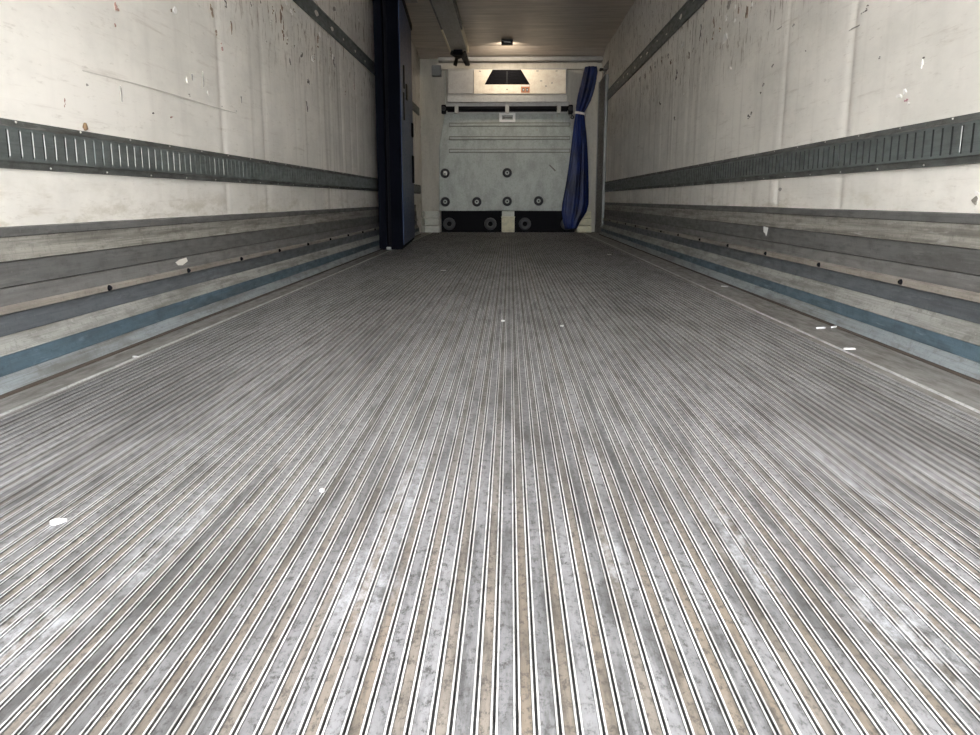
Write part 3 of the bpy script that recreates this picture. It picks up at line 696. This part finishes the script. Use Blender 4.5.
for (za, zb_, yy, dy) in ((1.62, 1.42, 7.55, .05), (1.50, 1.36, 7.85, .10), (1.38, 1.14, 7.48, .04)):
    slab('latch_strap', 'soft_black', [(side(yy, .005), yy), (side(yy, .018), yy), (side(yy+dy, .018), yy+dy), (side(yy+dy, .005), yy+dy)], zb_, za, bev=.003)
for zc_, hh in ((1.15, .07), (.75, .14)):
    slab('edge_handle', 'black', [(side(8.62, .005), 8.62), (side(8.62, .022), 8.62), (side(8.74, .022), 8.74), (side(8.74, .005), 8.74)], zc_-hh, zc_+hh, bev=.005)
hang(one('floor_pin', M['bare'], None, lambda bm: box(bm, -1.09, -1.05, YA-.03, YA+.01, .003, .03, 0, .006)), part)

# ------------------------------------------------------------------ ceiling: air duct, fittings, lamp
duct = thing('air_duct', 'flat grey air duct with pale edge strips along the ceiling left of centre', 'duct', (-.65, 9.0, HC-.06))
hang(one('duct_body', M['duct'], None, lambda bm: box(bm, -.755, -.555, 5.0, 10.75, HC-.058, HC-.001, 0, .006)), duct)
for s, xx in ((-1, -.772), (1, -.553)):
    hang(bx('edge_rail', M['pillar'], None, xx, xx+.018, 5.0, 9.4, HC-.064, HC-.001, .003), duct)
    hang(bx('edge_strip', M['ceiling_strip'], None, xx, xx+.020, 9.404, 10.75, HC-.076, HC-.001, .003), duct)  # front end coloured pale yellow, lamplight painted on the duct edge
sx = thing('hanging_straps', 'black straps and buckle hanging from the end of the grey ceiling duct', 'strap', (-.64, 10.7, 2.14))
hang(one('strap', M['soft_black'], None, lambda bm: tube(bm, [(-.74, 10.55, HC-.105), (-.70, 10.66, HC-.12), (-.62, 10.8, 2.24), (-.56, 10.94, 2.15)], .030, 8, 0, .4)), sx)
hang(one('strap', M['soft_black'], None, lambda bm: tube(bm, [(-.60, 10.58, HC-.105), (-.63, 10.7, HC-.125), (-.69, 10.84, 2.22), (-.72, 10.94, 2.14)], .026, 8, 0, .4)), sx)
hang(one('strap', M['soft_black'], None, lambda bm: tube(bm, [(-.575, 10.5, HC-.105), (-.57, 10.7, HC-.12), (-.545, 10.94, 2.14)], .020, 8, 0, .4)), sx)
hang(one('buckle', M['black'], None, lambda bm: box(bm, -.72, -.60, 10.56, 10.72, HC-.13, HC-.068, 0, .012)), sx)
lamp = thing('ceiling_lamp', 'small rectangular ceiling lamp in a dark frame just before the front wall', 'lamp', (-.045, 10.35, HC-.03))
hang(bx('lamp_frame', M['ring_grey'], None, -.115, .025, 10.30, 10.40, HC-.055, HC-.001, .006), lamp)
hang(bx('lamp_bezel', M['shelf'], None, -.085, -.005, 10.294, 10.302, HC-.036, HC-.026, .002), lamp)
LM = NT('lit_lamp_lens'); LM.b.inputs['Emission Color'].default_value = (1, .80, .56, 1); LM.b.inputs['Emission Strength'].default_value = .5
hang(bx('lamp_lens', LM.done((.8, .75, .65), .4), None, -.105, .015, 10.399, 10.408, HC-.050, HC-.010, .003), lamp)
ld = bpy.data.lights.new('lamp_light', 'AREA'); ld.shape = 'RECTANGLE'; ld.size = .12; ld.size_y = .04; ld.energy = 5.0; ld.color = (1, .86, .68); ld.spread = math.radians(150)
lo = bpy.data.objects.new('lamp_light', ld); C.objects.link(lo); lo.parent = lamp; lo.location = (-.045+.045, .072, -.026); lo.rotation_euler = (math.radians(62), 0, 0)
fp = on_z(411, 1, HC-.01)
tag(bx('ceiling_fitting', M['shelf'], None, fp.x-.06, fp.x+.06, fp.y-.05, fp.y+.06, HC-.014, HC-.0005, .004), 'small pale plate screwed to the ceiling beside the top of the blue partition', 'fitting')
fp = on_z(435, 56.5, HC-.01)
tag(one('ceiling_button', M['pale_chip'], None, lambda bm: disc(bm, (fp.x, min(fp.y, 10.8), HC-.001), .03, 'z', -.015, 14, 0, .02)), 'pale round button on the ceiling left of the hanging straps', 'button')

# ------------------------------------------------------------------ scraps on the floor
def scrap(x, y, L, W, label, mat='paper', ang=0.0):
    p = on_z(x, y); n = 8; pts = []
    for i in range(n):
        a = 2*math.pi*i/n; r = random.uniform(.6, 1.05)
        u, v = L/2*r*math.cos(a), W/2*r*math.sin(a)
        pts.append((u*math.cos(ang)-v*math.sin(ang), u*math.sin(ang)+v*math.cos(ang)))
    bm = bmesh.new()
    z0 = .0022
    top = [bm.verts.new((px, py, z0+.0015+random.uniform(0, .004))) for px, py in pts]; bot = [bm.verts.new((px, py, z0)) for px, py in pts]
    ct = bm.verts.new((0, 0, z0+.005)); bm.faces.new(bot[::-1])
    for i in range(n):
        bm.faces.new((top[i], top[(i+1) % n], ct)); bm.faces.new((bot[i], bot[(i+1) % n], top[(i+1) % n], top[i]))
    o = finish('paper_scrap', bm, M[mat], None, False, (p.x, p.y, 0))
    return tag(o, label, 'scrap', 'scraps lying on the ribbed floor')
scrap(849, 350, .045, .03, 'white paper scrap on the floor near the right kick plate, nearer of the large pair', ang=.3)
scrap(834, 328, .035, .014, 'thin white scrap close against the right kick plate, behind the nearer large scrap', ang=.5)
scrap(821, 329, .05, .008, 'very thin white sliver beside the right kick plate, left of the thin scrap', ang=.2)
scrap(724, 287, .045, .04, 'white paper scrap halfway along the right kick plate', ang=.2)
scrap(609, 255, .05, .05, 'far white crumb on the dark floor near the right corner pillar')
scrap(136, 358, .02, .016, 'white crumb on the smooth edge strip of the floor along the left kick plate')
scrap(60, 524, .03, .014, 'white fleck lying on the ribs at the left edge of the floor', ang=1.0)
scrap(322, 493, .010, .010, 'tiny white crumb on the grey ribs left of the pale streak')
scrap(443, 271, .04, .03, 'far white crumb on the floor right of the blue partition')
scrap(503, 322, .018, .014, 'tiny white crumb in the middle of the floor')
scrap(562, 327, .018, .014, 'tiny white crumb right of the middle of the floor')
